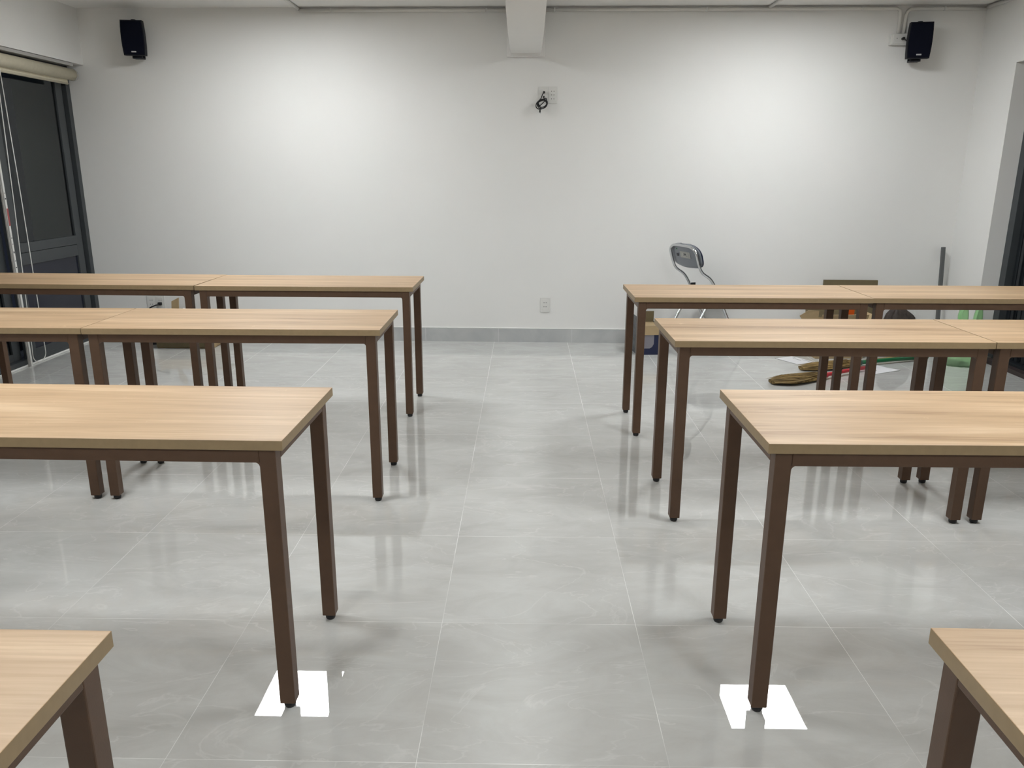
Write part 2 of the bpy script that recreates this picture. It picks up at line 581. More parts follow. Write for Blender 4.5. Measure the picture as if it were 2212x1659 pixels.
# white strip standing against the window stiles
sp_ = thing('edge_strip', 'thin white strip with red patches standing against the window stile', 'strip', (FX + 0.012, 5.385, 0))
bm = BM(); add_box(bm, -0.006, 0.006, -0.010, 0.008, 0, 1.85, 0.002); obj('strip_body', bm, MWHITEPL, sp_)
bm = BM(); add_box(bm, -0.008, 0.002, -0.026, -0.020, 0, 1.50, 0.001); obj('edge_bead', bm, MGREYPL, sp_)
for z, h in ((0.985, 0.115), (0.52, 0.08), (0.25, 0.08)):
    bm = BM(); add_box(bm, 0.006, 0.0072, -0.009, 0.007, z, z + h); obj('red_patch', bm, MTAPER, sp_)
for z, h in ((0.90, 0.006), (0.86, 0.004), (0.80, 0.012), (0.745, 0.005), (1.16, 0.01), (1.2, 0.004), (0.70, 0.006)):
    bm = BM(); add_box(bm, 0.006, 0.0072, -0.008, 0.002, z, z + h); obj('print_mark', bm, MINK, sp_)

# ------------------------------------------------------------------ right opening and gate
door = bpy.data.objects.new('door_1', None)
C.objects.link(door)
struct(door, 'dark folding gate in the right opening')
def dpart(name, boxes, m, parent=door, bev=0.002):
    bm = BM()
    for b in boxes:
        add_box(bm, *b, bev)
    return obj(name, bm, m, parent)
dpart('door_frame', [(3.465, 3.56, 5.73, OY, 0, OZ), (3.465, 3.56, 3.4, 5.73, OZ - 0.07, OZ), (3.465, 3.56, 3.4, 3.47, 0, OZ)], MFRAME)
random.seed(4)
y = 5.725
k = 0
while y > 3.5:
    wdt = (0.040, 0.022, 0.030, 0.018)[k % 4]
    dep = (0.012, 0.045, 0.000, 0.035)[k % 4]
    bm = BM()
    add_box(bm, 3.50 + dep, 3.52 + dep, y - wdt, y, 0.05, OZ - 0.07, 0.003)
    s = obj('gate_slat', bm, MGATE if k % 2 == 0 else MGATE2, door)
    if k % 4 == 0:
        bm = BM()
        for z in (0.30, 1.23, 1.255, 1.345, 1.378, 1.81, 1.84):
            bmesh.ops.create_uvsphere(bm, u_segments=8, v_segments=6, radius=0.0045, matrix=Matrix.Translation((3.499 + dep, y - wdt * 0.5, z)))
        obj('gate_rivets', bm, MSILVER, s)
    y -= wdt + 0.004
    k += 1
dpart('gate_rail', [(3.46, 3.60, 3.47, 5.73, 0.03, 0.05)], MGATE)
dpart('door_sill', [(3.46, 3.75, 3.4, OY, 0.0, 0.03)], MSILL)
dpart('door_threshold', [(3.40, 3.46, 3.4, 5.74, 0.0, 0.032)], MTHRESH)
bm = BM(); add_box(bm, 3.66, 3.70, 3.4, OY, 0.03, OZ)
struct(obj('trim_4', bm, MGATE), 'dark shutter behind the gate')

# ------------------------------------------------------------------ ceiling panel lamps
lamp = thing('ceiling_panel_lamp', 'square white panel lamp', 'lamp', (-1.69, 5.155, H))
bm = BM()
for b in ((-0.30, 0.30, 0.27, 0.30), (-0.30, 0.30, -0.30, -0.27), (-0.30, -0.27, -0.27, 0.27), (0.27, 0.30, -0.27, 0.27)):
    add_box(bm, *b, -0.028, 0.0, 0.002)
obj('lamp_frame', bm, MWHITEPL, lamp)
bm = BM(); add_box(bm, -0.27, 0.27, -0.27, 0.27, -0.022, -0.006)
obj('diffuser', bm, MLAMP, lamp)
lamp_spots = [(-1.69, 5.155, 'lit square ceiling panel nearest the end wall, left of the beam'),
              (1.78, 5.095, 'lit square ceiling panel nearest the end wall, right of the beam'),
              (-1.69, 2.45, 'lit square ceiling panel left of the beam, second from the end wall'),
              (1.78, 2.40, 'lit square ceiling panel right of the beam, second from the end wall'),
              (-1.69, -0.25, 'lit square ceiling panel left of the beam, third from the end wall'),
              (1.78, -0.30, 'lit square ceiling panel right of the beam, third from the end wall')]
for i, (x, y, lb) in enumerate(lamp_spots):
    o = lamp if i == 0 else copy_thing(lamp)
    o.location = (x, y, H)
    o['label'] = lb
    o['group'] = 'square ceiling panel lamps'

# ------------------------------------------------------------------ desks
ZT, TT, DP, SP, OV, LN = 0.744, 0.025, 0.474, 0.4184, 0.0407, 1.2
def make_desk(LN=1.2):
    t = thing('classroom_desk', '', 'desk')
    bm = BM(); add_box(bm, 0, LN, -DP / 2, DP / 2, ZT - TT, ZT, 0.0012)
    bm.normal_update()
    for f in bm.faces:
        f.material_index = 0 if abs(f.normal.z) > 0.8 else 1
    obj('tabletop', bm, [MWOOD, MEDGE], t)
    zt = ZT - TT
    for x0 in (OV + 0.02, ):
        for yy in (-SP / 2 - 0.02, SP / 2 - 0.005):
            bm = BM(); add_box(bm, OV + 0.02, LN - OV - 0.02, yy, yy + 0.025, zt - 0.034, zt, 0.002)
            obj('rail', bm, MBROWN, t)
    for xx in (OV - 0.02, LN - OV - 0.005):
        bm = BM(); add_box(bm, xx, xx + 0.025, -SP / 2 + 0.02, SP / 2 - 0.02, zt - 0.034, zt, 0.002)
        obj('rail', bm, MBROWN, t)
    for sx, xx in ((1, OV), (-1, LN - OV)):
        for sy, yy in ((1, -SP / 2), (-1, SP / 2)):
            bm = BM()
            add_box(bm, xx - 0.02, xx + 0.02, yy - 0.02, yy + 0.02, 0.018, zt, 0.0025)
            # small rounded weld in the corner under the long rail
            e = xx + sx * 0.0195
            n = 5
            a0 = bm.verts.new((e, yy - 0.019, zt - 0.033)); a1 = bm.verts.new((e, yy + 0.019, zt - 0.033))
            arc0, arc1 = [], []
            for q in range(n + 1):
                an = math.pi / 2 * q / n
                px_ = e + sx * 0.012 * (1 - math.sin(an)); pz = zt - 0.033 - 0.012 * (1 - math.cos(an))
                arc0.append(bm.verts.new((px_, yy - 0.019, pz))); arc1.append(bm.verts.new((px_, yy + 0.019, pz)))
            for q in range(n):
                bm.faces.new((a0, arc0[q], arc0[q + 1])); bm.faces.new((a1, arc1[q + 1], arc1[q]))
                bm.faces.new((arc0[q], arc1[q], arc1[q + 1], arc0[q + 1]))
            lg = obj('leg', bm, MBROWN, t)
            bm = BM()
            add_tube(bm, [(xx, yy, 0.0), (xx, yy, 0.005), (xx, yy, 0.021)], [0.0125, 0.0150, 0.0150], 20)
            f = obj('foot', bm, MRUB, lg)
            f['label'] = 'black rubber foot'
    return t
# (side, x of aisle end, y centre, rotation)
desks = [('L', 'back', -0.611, 4.490, -0.005), ('L', 'second', -0.579, 3.303, 0.005), ('L', 'third', -0.565, 1.970, -0.014), ('L', 'front', -0.567, 0.709, -0.004),
         ('R', 'back', 0.553, 4.183, 0.006), ('R', 'second', 0.563, 3.131, 0.007), ('R', 'third', 0.572, 1.980, 0.004), ('R', 'front', 0.567, 0.742, -0.011)]
rowname = {'back': 'row nearest the end wall', 'second': 'second row from the end wall', 'third': 'third row from the end wall', 'front': 'row nearest the camera'}
outer_shift = {('L', 'back'): (0.006, 0.012, 0.016), ('R', 'back'): (0.004, 0.008, -0.004), ('L', 'second'): (0.003, 0.002, 0.0), ('R', 'second'): (0.004, 0.003, 0.0)}
desk0 = make_desk()
long_desk = make_desk(1.5)
first = True
for side, row, x, y, rot in desks:
    s = 1 if side == 'R' else -1
    a = rot if s == 1 else rot + math.pi
    sd = 'right' if s == 1 else 'left'
    for outer in (False, True):
        if first:
            t = desk0; first = False
        else:
            t = long_desk if (outer and side == 'L' and row == 'back') else copy_thing(desk0)
        if outer:
            gx, gy, da = outer_shift.get((side, row), (0.004, 0.0, 0.0))
            u = LN + gx
            t.location = (x + s * u * math.cos(rot), y + s * u * math.sin(rot) + gy, 0)
            t.rotation_euler = (0, 0, a + s * da)
            t['label'] = 'oak-top desk on brown legs by the %s wall, %s' % (sd, rowname[row])
        else:
            t.location = (x, y, 0)
            t.rotation_euler = (0, 0, a)
            t['label'] = 'oak-top desk on brown legs, %s of the aisle, %s' % (sd, rowname[row])
        t['group'] = 'oak-top desks in rows either side of the aisle'

# ------------------------------------------------------------------ loudspeakers
def make_speaker():
    t = thing('wall_speaker', '', 'speaker')
    # body: front face barrel-sided, tapering to the back
    W2, H2, D = 0.082, 0.121, 0.125
    bm = BM()
    n = 12
    def ring(yy, sx, sz, bul):
        L_, R_ = [], []
        for i in range(n + 1):
            tt = i / n * 2 - 1
            hw = sx * (1 - bul * tt * tt)
            L_.append(bm.verts.new((-hw, yy, tt * sz))); R_.append(bm.verts.new((hw, yy, tt * sz)))
        return L_ + R_[::-1]
    secs = [ring(-D, W2 - 0.002, H2 - 0.002, 0.08), ring(-D + 0.008, W2, H2, 0.08), ring(-D * 0.55, W2 * 0.98, H2, 0.07), ring(0, W2 * 0.62, H2 * 0.86, 0.05)]
    for a, b in zip(secs, secs[1:]):
        m = len(a)
        for i in range(m):
            bm.faces.new((a[i], a[(i + 1) % m], b[(i + 1) % m], b[i]))
    bm.faces.new(secs[0]); bm.faces.new(list(reversed(secs[-1])))
    body = obj('speaker_cabinet', bm, MSPK, t)
    bm = BM()
    secs = []
    for yy, k in ((-D + 0.001, 0.93), (-D - 0.004, 0.90)):
        secs.append(ring(yy, W2 * k, H2 * (k + 0.01), 0.08))
    a, b = secs
    m = len(a)
    for i in range(m):
        bm.faces.new((a[i], b[i], b[(i + 1) % m], a[(i + 1) % m]))
    bm.faces.new(b)
    obj('grille', bm, MGRILLE, t)
    bm = BM(); add_box(bm, -0.017, 0.017, -D - 0.0065, -D - 0.003, -H2 + 0.020, -H2 + 0.030, 0.001)
    bd = obj('badge', bm, MSILVER, t); bd['label'] = 'small silver badge'
    bm = BM()
    add_tube(bm, [(0, -0.055, H2 - 0.005), (0, -0.055, H2 + 0.011)], 0.016, 16)
    obj('mount_knob', bm, MSPK, t)
    bm = BM()
    add_tube(bm, [(0, -0.055, -H2 + 0.006), (0, -0.055, -H2 - 0.016)], 0.036, 20)
    add_box(bm, -0.035, 0.035, -0.050, 0.02, -H2 - 0.016, -H2 - 0.006, 0.002)
    add_box(bm, -0.035, 0.035, 0.012, 0.020, -H2 - 0.016, H2 + 0.008, 0.002)
    add_box(bm, -0.018, 0.018, -0.060, 0.02, H2 + 0.004, H2 + 0.009, 0.001)
    add_box(bm, -0.025, 0.025, 0.015, 0.062, -0.05, 0.05, 0.002)
    obj('mount_bracket', bm, MSPK, t)
    return t
sp0 = make_speaker()
sp0.location = (-2.925, wy(-2.925, 0.060), 2.300)
sp0.rotation_euler = (math.radians(2), 0, math.radians(9) + WA)
sp0['label'] = 'black loudspeaker bracketed high on the end wall, left corner'
sp0['group'] = 'black loudspeakers on the end wall'
sp1 = copy_thing(sp0)
sp1.location = (2.830, wy(2.830, 0.060), 2.272)
sp1.rotation_euler = (math.radians(2), 0, -math.radians(9) + WA)
sp1['label'] = 'black loudspeaker bracketed high on the end wall, beside the white socket box'
for s in (sp0, sp1):
    for ch in s.children:
        pass

# ------------------------------------------------------------------ sockets
def socket(name, x, z, w_, h_, holes, label, th=0.008, group=None, insert=True):
    t = thing(name, label, 'socket', (x, wy(x), z), WA, group)
    bm = BM(); add_box(bm, -w_ / 2, w_ / 2, -th, 0, -h_ / 2, h_ / 2, 0.002); obj('cover_plate', bm, MWHITEPL, t)
    if insert:
        bm = BM(); add_box(bm, -w_ * 0.31, w_ * 0.31, -th - 0.002, -th + 0.001, -h_ * 0.36, h_ * 0.36, 0.001); obj('socket_insert', bm, MWHITEPL, t)
    bm = BM()
    for hx, hz in holes:
        add_tube(bm, [(hx, -th - 0.0028, hz), (hx, -th - 0.0005, hz)], 0.0032, 10)
    obj('socket_holes', bm, MDARKHOLE, t)
    return t
h4 = [(-0.0085, 0.019), (0.0085, 0.019), (-0.0085, -0.014), (0.0085, -0.014)]
h6 = [(sx * 0.009, z) for sx in (-1, 1) for z in (0.028, 0.001, -0.027)]
socket('wall_socket', 0.163, 0.308, 0.078, 0.118, h4, 'white four-hole socket low on the end wall, above the skirting')
socket('wall_socket', 0.1985, 1.913, 0.068, 0.122, h6, 'white six-hole socket high on the wall, right of the black cable')
cs = socket('wall_socket', 0.128, 1.913, 0.072, 0.122, [(0.002, 0.018)], 'white socket plate high on the wall with black plugs in it')
socket('wall_socket', -3.083, 0.300, 0.074, 0.118, h4, 'white four-hole socket at the left end of the wall, near the window')
socket('wall_socket', -3.008, 0.300, 0.072, 0.118, h4, 'white socket with a black plug, low near the window')

# coiled black cable
t = thing('coiled_cable', 'black cable coiled and hanging from the high socket plate', 'cable', (0.118, wy(0.118), 1.85), WA)
bm = BM()
for (x, z, r, l) in ((0.014, 0.082, 0.0085, 0.045), (0.013, 0.049, 0.007, 0.03)):
    add_tube(bm, [(x, -0.008, z), (x, -0.008 - l * 0.6, z), (x, -0.008 - l, z - 0.002)], [r, r, r * 0.7], 14)
obj('plug', bm, MRUB, t)
bm = BM()
pts = [(0.014, -0.045, 0.080), (0.004, -0.058, 0.066), (-0.008, -0.062, 0.035)]
random.seed(2)
for k in range(66):
    a = 1.9 + k / 16 * 2 * math.pi
    lp = k // 16
    rx = 0.036 + (0.010, -0.002, 0.006, 0.002, 0)[lp]; rz = 0.029 + (0.003, -0.003, 0.0, 0.004, 0)[lp]
    cx = (-0.002, 0.004, -0.006, 0.003, 0)[lp]; cz = -0.006 + (0.0, 0.006, -0.003, 0.002, 0)[lp]
    px_ = rx * math.cos(a); pz = rz * math.sin(a)
    an = 0.45
    pts.append((cx + px_ * math.cos(an) - pz * math.sin(an), -0.055 - 0.010 * math.sin(a * 0.5 + lp), cz + px_ * math.sin(an) + pz * math.cos(an)))
pts += [(-0.01, -0.06, -0.03), (-0.014, -0.058, -0.048)]
add_tube(bm, smooth_path(pts, 2), 0.0034, 8)
add_tube(bm, smooth_path([(0.013, -0.036, 0.048), (0.014, -0.05, 0.035), (0.03, -0.055, 0.036), (0.034, -0.055, 0.026), (0.012, -0.06, 0.022), (-0.03, -0.06, 0.006), (-0.034, -0.062, -0.02), (-0.012, -0.065, -0.014), (0.016, -0.065, 0.012), (0.024, -0.06, 0.022)], 5), 0.0034, 8)
obj('cable_loops', bm, MBLACK, t)
bm = BM(); add_box(bm, -0.021, -0.009, -0.066, -0.052, -0.066, -0.046, 0.002); obj('connector', bm, MRUB, t)
bm = BM(); add_box(bm, -0.016, -0.008, -0.061, -0.056, -0.073, -0.065, 0.001)
o = obj('connector_tip', bm, MSILVER, t); o['label'] = 'silver connector tip'

# socket box beside the right speaker
t = thing('surface_socket_box', 'white surface-mounted socket box left of the right loudspeaker', 'socket', (2.735, wy(2.735), 2.293), WA)
bm = BM(); add_box(bm, -0.074, 0.066, -0.042, 0, -0.036, 0.040, 0.003); obj('box_body', bm, MWHITEPL, t)
bm = BM(); add_box(bm, -0.060, 0.066, -0.047, -0.041, -0.028, 0.036, 0.002); obj('cover_plate', bm, MWHITEPL, t)
bm = BM(); add_tube(bm, [(-0.034, -0.049, 0.008), (-0.034, -0.046, 0.008)], 0.003, 10); obj('socket_hole', bm, MDARKHOLE, t)
t = thing('speaker_cable', 'black cable from the socket box to the right loudspeaker', 'cable', (2.735, wy(2.735), 2.293), WA)
bm = BM(); add_tube(bm, [(0.005, -0.0475, 0.004), (0.005, -0.072, 0.004)], 0.0095, 14); obj('plug', bm, MRUB, t)
bm = BM(); add_tube(bm, smooth_path([(0.005, -0.070, 0.003), (0.020, -0.082, -0.014), (0.040, -0.085, -0.040), (0.047, -0.085, -0.075), (0.060, -0.08, -0.105), (0.10, -0.07, -0.10)], 6), 0.0034, 8); obj('cable_run', bm, MBLACK, t)

# ------------------------------------------------------------------ conduits
PR = 0.012
ZP = 2.506
def conduit(label, pts, clips=(), clipdir='x'):
    t = thing('electrical_conduit', label, 'pipe', pts[0])
    o = Vector(pts[0])
    bm = BM(); add_tube(bm, [Vector(p) - o for p in pts], PR, 14); obj('pipe', bm, MPIPE, t)
    for c in clips:
        bm = BM()
        p = Vector(c) - o
        if clipdir == 'x':
            add_box(bm, p.x - 0.007, p.x + 0.007, p.y - 0.014, p.y + 0.014, p.z - 0.014, p.z + 0.014, 0.003)
        else:
            add_box(bm, p.x - 0.014, p.x + 0.014, p.y - 0.007, p.y + 0.007, p.z - 0.014, p.z + 0.014, 0.003)
        obj('pipe_clip', bm, MWHITEPL, t)
    return t
def W3(x, z, off=0.013):
    return (x, wy(x, off), z)
conduit('white conduit along the top of the end wall, left of the beam', [W3(-1.700, ZP), W3(-0.150, ZP)], [W3(-1.460, ZP), W3(-0.302, ZP)])
conduit('white conduit along the top of the wall from the beam to the socket box', [W3(0.136, ZP), W3(1.4, ZP), W3(2.690, ZP), W3(2.713, ZP - 0.012), W3(2.718, ZP - 0.04), W3(2.722, 2.334)], [W3(0.202, ZP), W3(1.316, ZP), W3(2.442, ZP)])
conduit('white conduit from the right corner, turning down at an elbow to the socket box', [W3(3.325, ZP), W3(2.83, ZP), W3(2.790, ZP - 0.004), W3(2.768, ZP - 0.020), W3(2.759, ZP - 0.045), W3(2.755, 2.334)], [W3(3.03, ZP)])
conduit('white conduit running along the ceiling to the left panel lamp', [(-1.707, wy(-1.7, 0.01), H - 0.012), (-1.707, 5.46, H - 0.012)], [(-1.707, 5.95, H - 0.013)], 'y')
conduit('white conduit running along the ceiling to the right panel lamp', [(1.773, wy(1.77, 0.01), H - 0.012), (1.773, 5.40, H - 0.012)], [(1.773, 5.95, H - 0.013)], 'y')
conduit('white conduit along the top of the right wall', [(XR - 0.013, 6.24, ZP + 0.004), (XR - 0.013, 0.5, ZP + 0.004)], [(XR - 0.013, y, ZP + 0.004) for y in (5.9, 4.9, 3.9)], 'y')

# ------------------------------------------------------------------ folding chair
TH = math.radians(22)
ch = thing('folding_chair', 'chrome folding chair with grey plastic back, facing right near the end wall', 'chair', (1.460, 6.050, 0), TH)
HW = 0.175
A = [(-0.300, 0.765), (-0.275, 0.692), (-0.243, 0.640), (-0.170, 0.590), (-0.120, 0.522), (-0.075, 0.44), (-0.012, 0.32), (0.028, 0.25), (0.165, 0.012)]
# inverted U: both front legs and the arch behind the backrest are one bent tube
pl = [(u, HW, z) for u, z in A][::-1]
arch = [(-0.308, HW - 0.012, 0.795), (-0.314, HW - 0.045, 0.816), (-0.318, HW - 0.09, 0.824), (-0.318, 0, 0.826), (-0.318, -HW + 0.09, 0.824), (-0.314, -HW + 0.045, 0.816), (-0.308, -HW + 0.012, 0.795)]
pr = [(u, -HW, z) for u, z in A]
bm = BM(); add_tube(bm, smooth_path(pl + arch + pr, 5), 0.0110, 14); obj('back_frame', bm, MCHROME, ch)
for s in (1, -1):
    yy = s * (HW - 0.024)
    bm = BM(); add_tube(bm, smooth_path([(-0.085, yy, 0.49), (-0.13, yy, 0.44), (-0.20, yy, 0.32), (-0.235, yy, 0.255), (-0.36, yy, 0.012)], 5), 0.0105, 14)
    lg = obj('rear_leg', bm, MCHROME, ch)
    bm = BM(); add_tube(bm, [(-0.366, yy, 0.0), (-0.354, yy, 0.026)], 0.0130, 14); obj('foot_cap', bm, MRUB, lg)
    bm = BM(); add_tube(bm, [(0.171, s * HW, 0.0), (0.158, s * HW, 0.026)], 0.0135, 14); obj('foot_cap', bm, MRUB, ch)
    bm = BM(); add_box(bm, -0.115, -0.065, yy + (0.010 if s > 0 else -0.016), yy + (0.016 if s > 0 else -0.010), 0.45, 0.52, 0.003); obj('hinge_plate', bm, MCHROME, ch)
for q, (u, hw_, z) in enumerate(((0.125, HW, 0.085), (-0.315, HW - 0.024, 0.098))):
    bm = BM(); add_tube(bm, [(u, -hw_, z), (u, hw_, z)], 0.0075, 10); obj('crossbar', bm, MCHROME, ch)
# seat
out = []
for k in range(40):
    a = 2 * math.pi * k / 40
    cx, cy = math.cos(a), math.sin(a)
    out.append((0.03 + 0.18 * math.copysign(abs(cx) ** 0.55, cx), 0.175 * math.copysign(abs(cy) ** 0.5, cy)))
bm = BM()
rings = [[bm.verts.new((0.03 + (x - 0.03) * k, y * k, zz)) for x, y in out] for zz, k in ((0.402, 0.97), (0.410, 1.0), (0.422, 0.995), (0.430, 0.95))]
for a, b in zip(rings, rings[1:]):
    for i in range(40):
        bm.faces.new((a[i], a[(i + 1) % 40], b[(i + 1) % 40], b[i]))
bm.faces.new(rings[0]); bm.faces.new(rings[-1])
obj('seat', bm, MCHEDGE, ch)
# backrest: rounded curved panel on the sitter's side of the arch, as tall as the arch
def back_pt(yy, t, off):
    z = 0.662 + 0.180 * t
    tt = 2 * t - 1
    ex = 2.7 if tt > 0 else 3.4
    hw = 0.200 * max(0.0, 1 - abs(tt) ** ex) ** (1 / ex)
    u = -0.272 - (z - 0.690) * 0.30
    return (u + 0.016 + off - 0.022 * (1 - yy * yy), hw * yy, z)
NY, NZ = 20, 20
ts = [0.004 + 0.992 * (0.5 - 0.5 * math.cos(math.pi * j / NZ)) for j in range(NZ + 1)]
bm = BM()
grids = []
for off in (0.0, 0.012):
    g = [[bm.verts.new(back_pt(-1 + 2 * i / NY, tj, off)) for i in range(NY + 1)] for tj in ts]
    grids.append(g)
    for j in range(NZ):
        for i in range(NY):
            f = bm.faces.new((g[j][i], g[j][i + 1], g[j + 1][i + 1], g[j + 1][i])); f.smooth = True
            f.material_index = 0 if off == 0 else 1
def border(g):
    return [g[0][i] for i in range(NY + 1)] + [g[j][NY] for j in range(1, NZ + 1)] + [g[NZ][i] for i in range(NY - 1, -1, -1)] + [g[j][0] for j in range(NZ - 1, 0, -1)]
b0, b1 = border(grids[0]), border(grids[1])
for i in range(len(b0)):
    f = bm.faces.new((b0[i], b0[(i + 1) % len(b0)], b1[(i + 1) % len(b0)], b1[i])); f.material_index = 1
br = obj('backrest', bm, [MCHBACK, MCHEDGE], ch)
def bq(bm, y0, y1, t0, t1, o):
    vs = [bm.verts.new(back_pt(a, b, o)) for a, b in ((y0, t0), (y1, t0), (y1, t1), (y0, t1))]
    vs2 = [bm.verts.new(back_pt(a, b, o + 0.0012)) for a, b in ((y0, t0), (y1, t0), (y1, t1), (y0, t1))]
    bm.faces.new(vs); bm.faces.new(vs2[::-1])
    for i in range(4):
        bm.faces.new((vs[i], vs[(i + 1) % 4], vs2[(i + 1) % 4], vs2[i]))
bm = BM(); bq(bm, -0.42, 0.22, 0.40, 0.66, -0.0035)
o = obj('label_plate', bm, MGREYPL, br); o['label'] = "grey maker's plate on the back"
bm = BM(); bq(bm, -0.30, 0.10, 0.46, 0.61, -0.0050)
o = obj('label_sticker', bm, mat('sticker_pale', (0.45, 0.45, 0.42), 0.5), br); o['label'] = 'pale sticker'
for q in ((-0.20, -0.04, 0.54, 0.585), (-0.26, 0.0, 0.49, 0.505), (0.36, 0.48, 0.44, 0.56)):
    bm = BM(); bq(bm, *q, -0.0060); obj('sticker_print', bm, MINK, br)
bm = BM(); bq(bm, 0.40, 0.48, 0.72, 0.77, -0.0040)
o = obj('green_dot', bm, MGREEN, br); o['label'] = 'small green mark'

# ------------------------------------------------------------------ cartons, right of the chair
def carton(name, label, loc, rot, sx, sy, h, mo, flaps=(), th=0.004, printm=None, m_in=None):
    t = thing(name, label, 'box', loc, rot)
    mats = [mo, m_in or MCARD]
    bm = BM()
    add_box(bm, -sx / 2, sx / 2, -sy / 2, -sy / 2 + th, 0, h)
    add_box(bm, -sx / 2, sx / 2, sy / 2 - th, sy / 2, 0, h)
    add_box(bm, -sx / 2, -sx / 2 + th, -sy / 2 + th, sy / 2 - th, 0, h)
    add_box(bm, sx / 2 - th, sx / 2, -sy / 2 + th, sy / 2 - th, 0, h)
    add_box(bm, -sx / 2, sx / 2, -sy / 2, sy / 2, 0, th)
    obj('carton_body', bm, mo, t)
    for side, ln, ang, mf in flaps:
        bm = BM()
        w_ = sx if side in 'FB' else sy
        add_box(bm, -w_ / 2 + 0.004, w_ / 2 - 0.004, 0, th * 0.7, 0, ln)
        f = obj('carton_flap', bm, mf, t)
        rz = {'F': 0, 'B': math.pi, 'L': -math.pi / 2, 'R': math.pi / 2}[side]
        p = {'F': (0, -sy / 2, h), 'B': (0, sy / 2, h), 'L': (-sx / 2, 0, h), 'R': (sx / 2, 0, h)}[side]
        f.matrix_local = Matrix.Translation(p) @ Matrix.Rotation(rz, 4, 'Z') @ Matrix.Rotation(math.radians(ang), 4, 'X')
    return t
t = carton('printed_carton', 'small open navy printed carton on the floor between chair and aisle', (0.935, 5.985, 0), 0.10, 0.17, 0.20, 0.225, MNAVY,
           [('F', 0.070, 176, MCARD), ('L', 0.065, 4, MCASEG)])
bm = BM(); add_box(bm, -0.080, 0.080, -0.095, 0.095, 0.216, 0.220); obj('carton_flap', bm, MCARD, t)
bm = BM(); add_box(bm, 0.018, 0.083, 0.092, 0.096, 0.2205, 0.305); o = obj('carton_flap', bm, MCARDD, t); o['label'] = 'upright olive-brown flap'
bm = BM(); add_box(bm, -0.0865, -0.085, -0.095, 0.095, 0.008, 0.218); o = obj('side_print', bm, MCASEG, t); o['label'] = 'grey printed side'
bm = BM()
pp = []
for (x, z) in ((-0.055, 0.19), (0.042, 0.19), (0.042, 0.085), (0.030, 0.062), (0.012, 0.050), (-0.055, 0.050)):
    pp.append((x, z))
v0 = [bm.verts.new((x, -0.1012, z)) for x, z in pp]; v1 = [bm.verts.new((x, -0.0998, z)) for x, z in pp]
bm.faces.new(v0); bm.faces.new(v1[::-1])
for i in range(len(pp)):
    bm.faces.new((v0[i], v0[(i + 1) % len(pp)], v1[(i + 1) % len(pp)], v1[i]))
o = obj('front_print', bm, MLILAC, t); o['label'] = 'grey lilac printed shape on the front'

t = thing('flattened_carton', 'tall olive-brown carton sheet leaning on the wall behind the right desks', 'box', (2.575, wy(2.575, 0.070), 0), WA)
t.rotation_euler = (math.radians(-4.5), 0, WA)
bm = BM(); add_box(bm, -0.21, 0.21, -0.012, 0.012, 0.0, 0.535, 0.002); obj('carton_sheet', bm, MCARDD, t)
bm = BM(); add_box(bm, -0.208, 0.208, -0.016, -0.0122, 0.0, 0.532); obj('front_fold', bm, MCARDD, t)

carton('open_carton', 'open brown carton with spread flaps on the floor behind the right desks', (2.36, 5.93, 0), 0.05, 0.36, 0.26, 0.27, MCARD,
       [('F', 0.080, 28, MCARD), ('R', 0.10, 60, MCARD), ('B', 0.10, 20, MCARDD)])
oc = [o for o in bpy.data.objects if o.name.startswith('open_carton')][-1]
bm = BM()
v = [(-0.185, -0.125, 0.262), (-0.185, -0.125, 0.365), (-0.275, -0.150, 0.372), (-0.345, -0.165, 0.335), (-0.290, -0.150, 0.268)]
a = [bm.verts.new(p) for p in v]; b = [bm.verts.new((p[0], p[1] + 0.003, p[2])) for p in v]
bm.faces.new(a); bm.faces.new(b[::-1])
for i in range(5):
    bm.faces.new((a[i], a[(i + 1) % 5], b[(i + 1) % 5], b[i]))
obj('carton_flap', bm, MCARD, oc)
bm = BM(); add_box(bm, -0.030, 0.026, -0.022, 0.022, 0.006, 0.365, 0.004)
tag(obj('orange_box', bm, MORANGE, loc=(2.455, 5.91, 0.0), rot=(0, 0, 0.1)), 'small bright orange packet sticking out of the open carton', 'packet')
def lump(bm, sx, sy, h, seed, amp=0.12, flat=0.15, seg=28, rings_=14, peak=(0, 0)):
    random.seed(seed)
    ph = [random.uniform(0, 6.28) for _ in range(12)]
    rows = []
    for j in range(rings_ + 1):
        t_ = j / rings_
        row = []
        for i in range(seg):
            a = 2 * math.pi * i / seg
            prof_ = math.sin(math.pi * (0.5 + 0.5 * t_)) ** 0.55 if t_ < 1 else 0.0
            n_ = 1 + amp * (math.sin(3 * a + ph[0] + 4 * t_) + 0.7 * math.sin(5 * a + ph[1] - 6 * t_) + 0.5 * math.sin(9 * a + ph[2] + 9 * t_) + 0.3 * math.sin(14 * a + ph[3] + 15 * t_))
            rr = max(prof_, 0.0) * n_
            zz = h * t_ * (1 + amp * 0.7 * math.sin(4 * a + ph[4] + 5 * t_) * (1 - t_))
            row.append(bm.verts.new((sx * rr * math.cos(a) + peak[0] * t_, sy * rr * math.sin(a) + peak[1] * t_, zz)))
        rows.append(row)
    for a, b in zip(rows, rows[1:]):
        for i in range(seg):
            f = bm.faces.new((a[i], a[(i + 1) % seg], b[(i + 1) % seg], b[i])); f.smooth = True
    bm.faces.new(rows[0][::-1])
    bmesh.ops.remove_doubles(bm, verts=bm.verts, dist=0.0005)
bm = BM(); lump(bm, 0.150, 0.075, 0.355, 5, 0.20, peak=(-0.06, 0.0))
tag(obj('crumpled_sack', bm, MSACK, loc=(2.975, 6.125, 0)), 'dark brown crumpled sack slumped beside the open carton', 'sack')

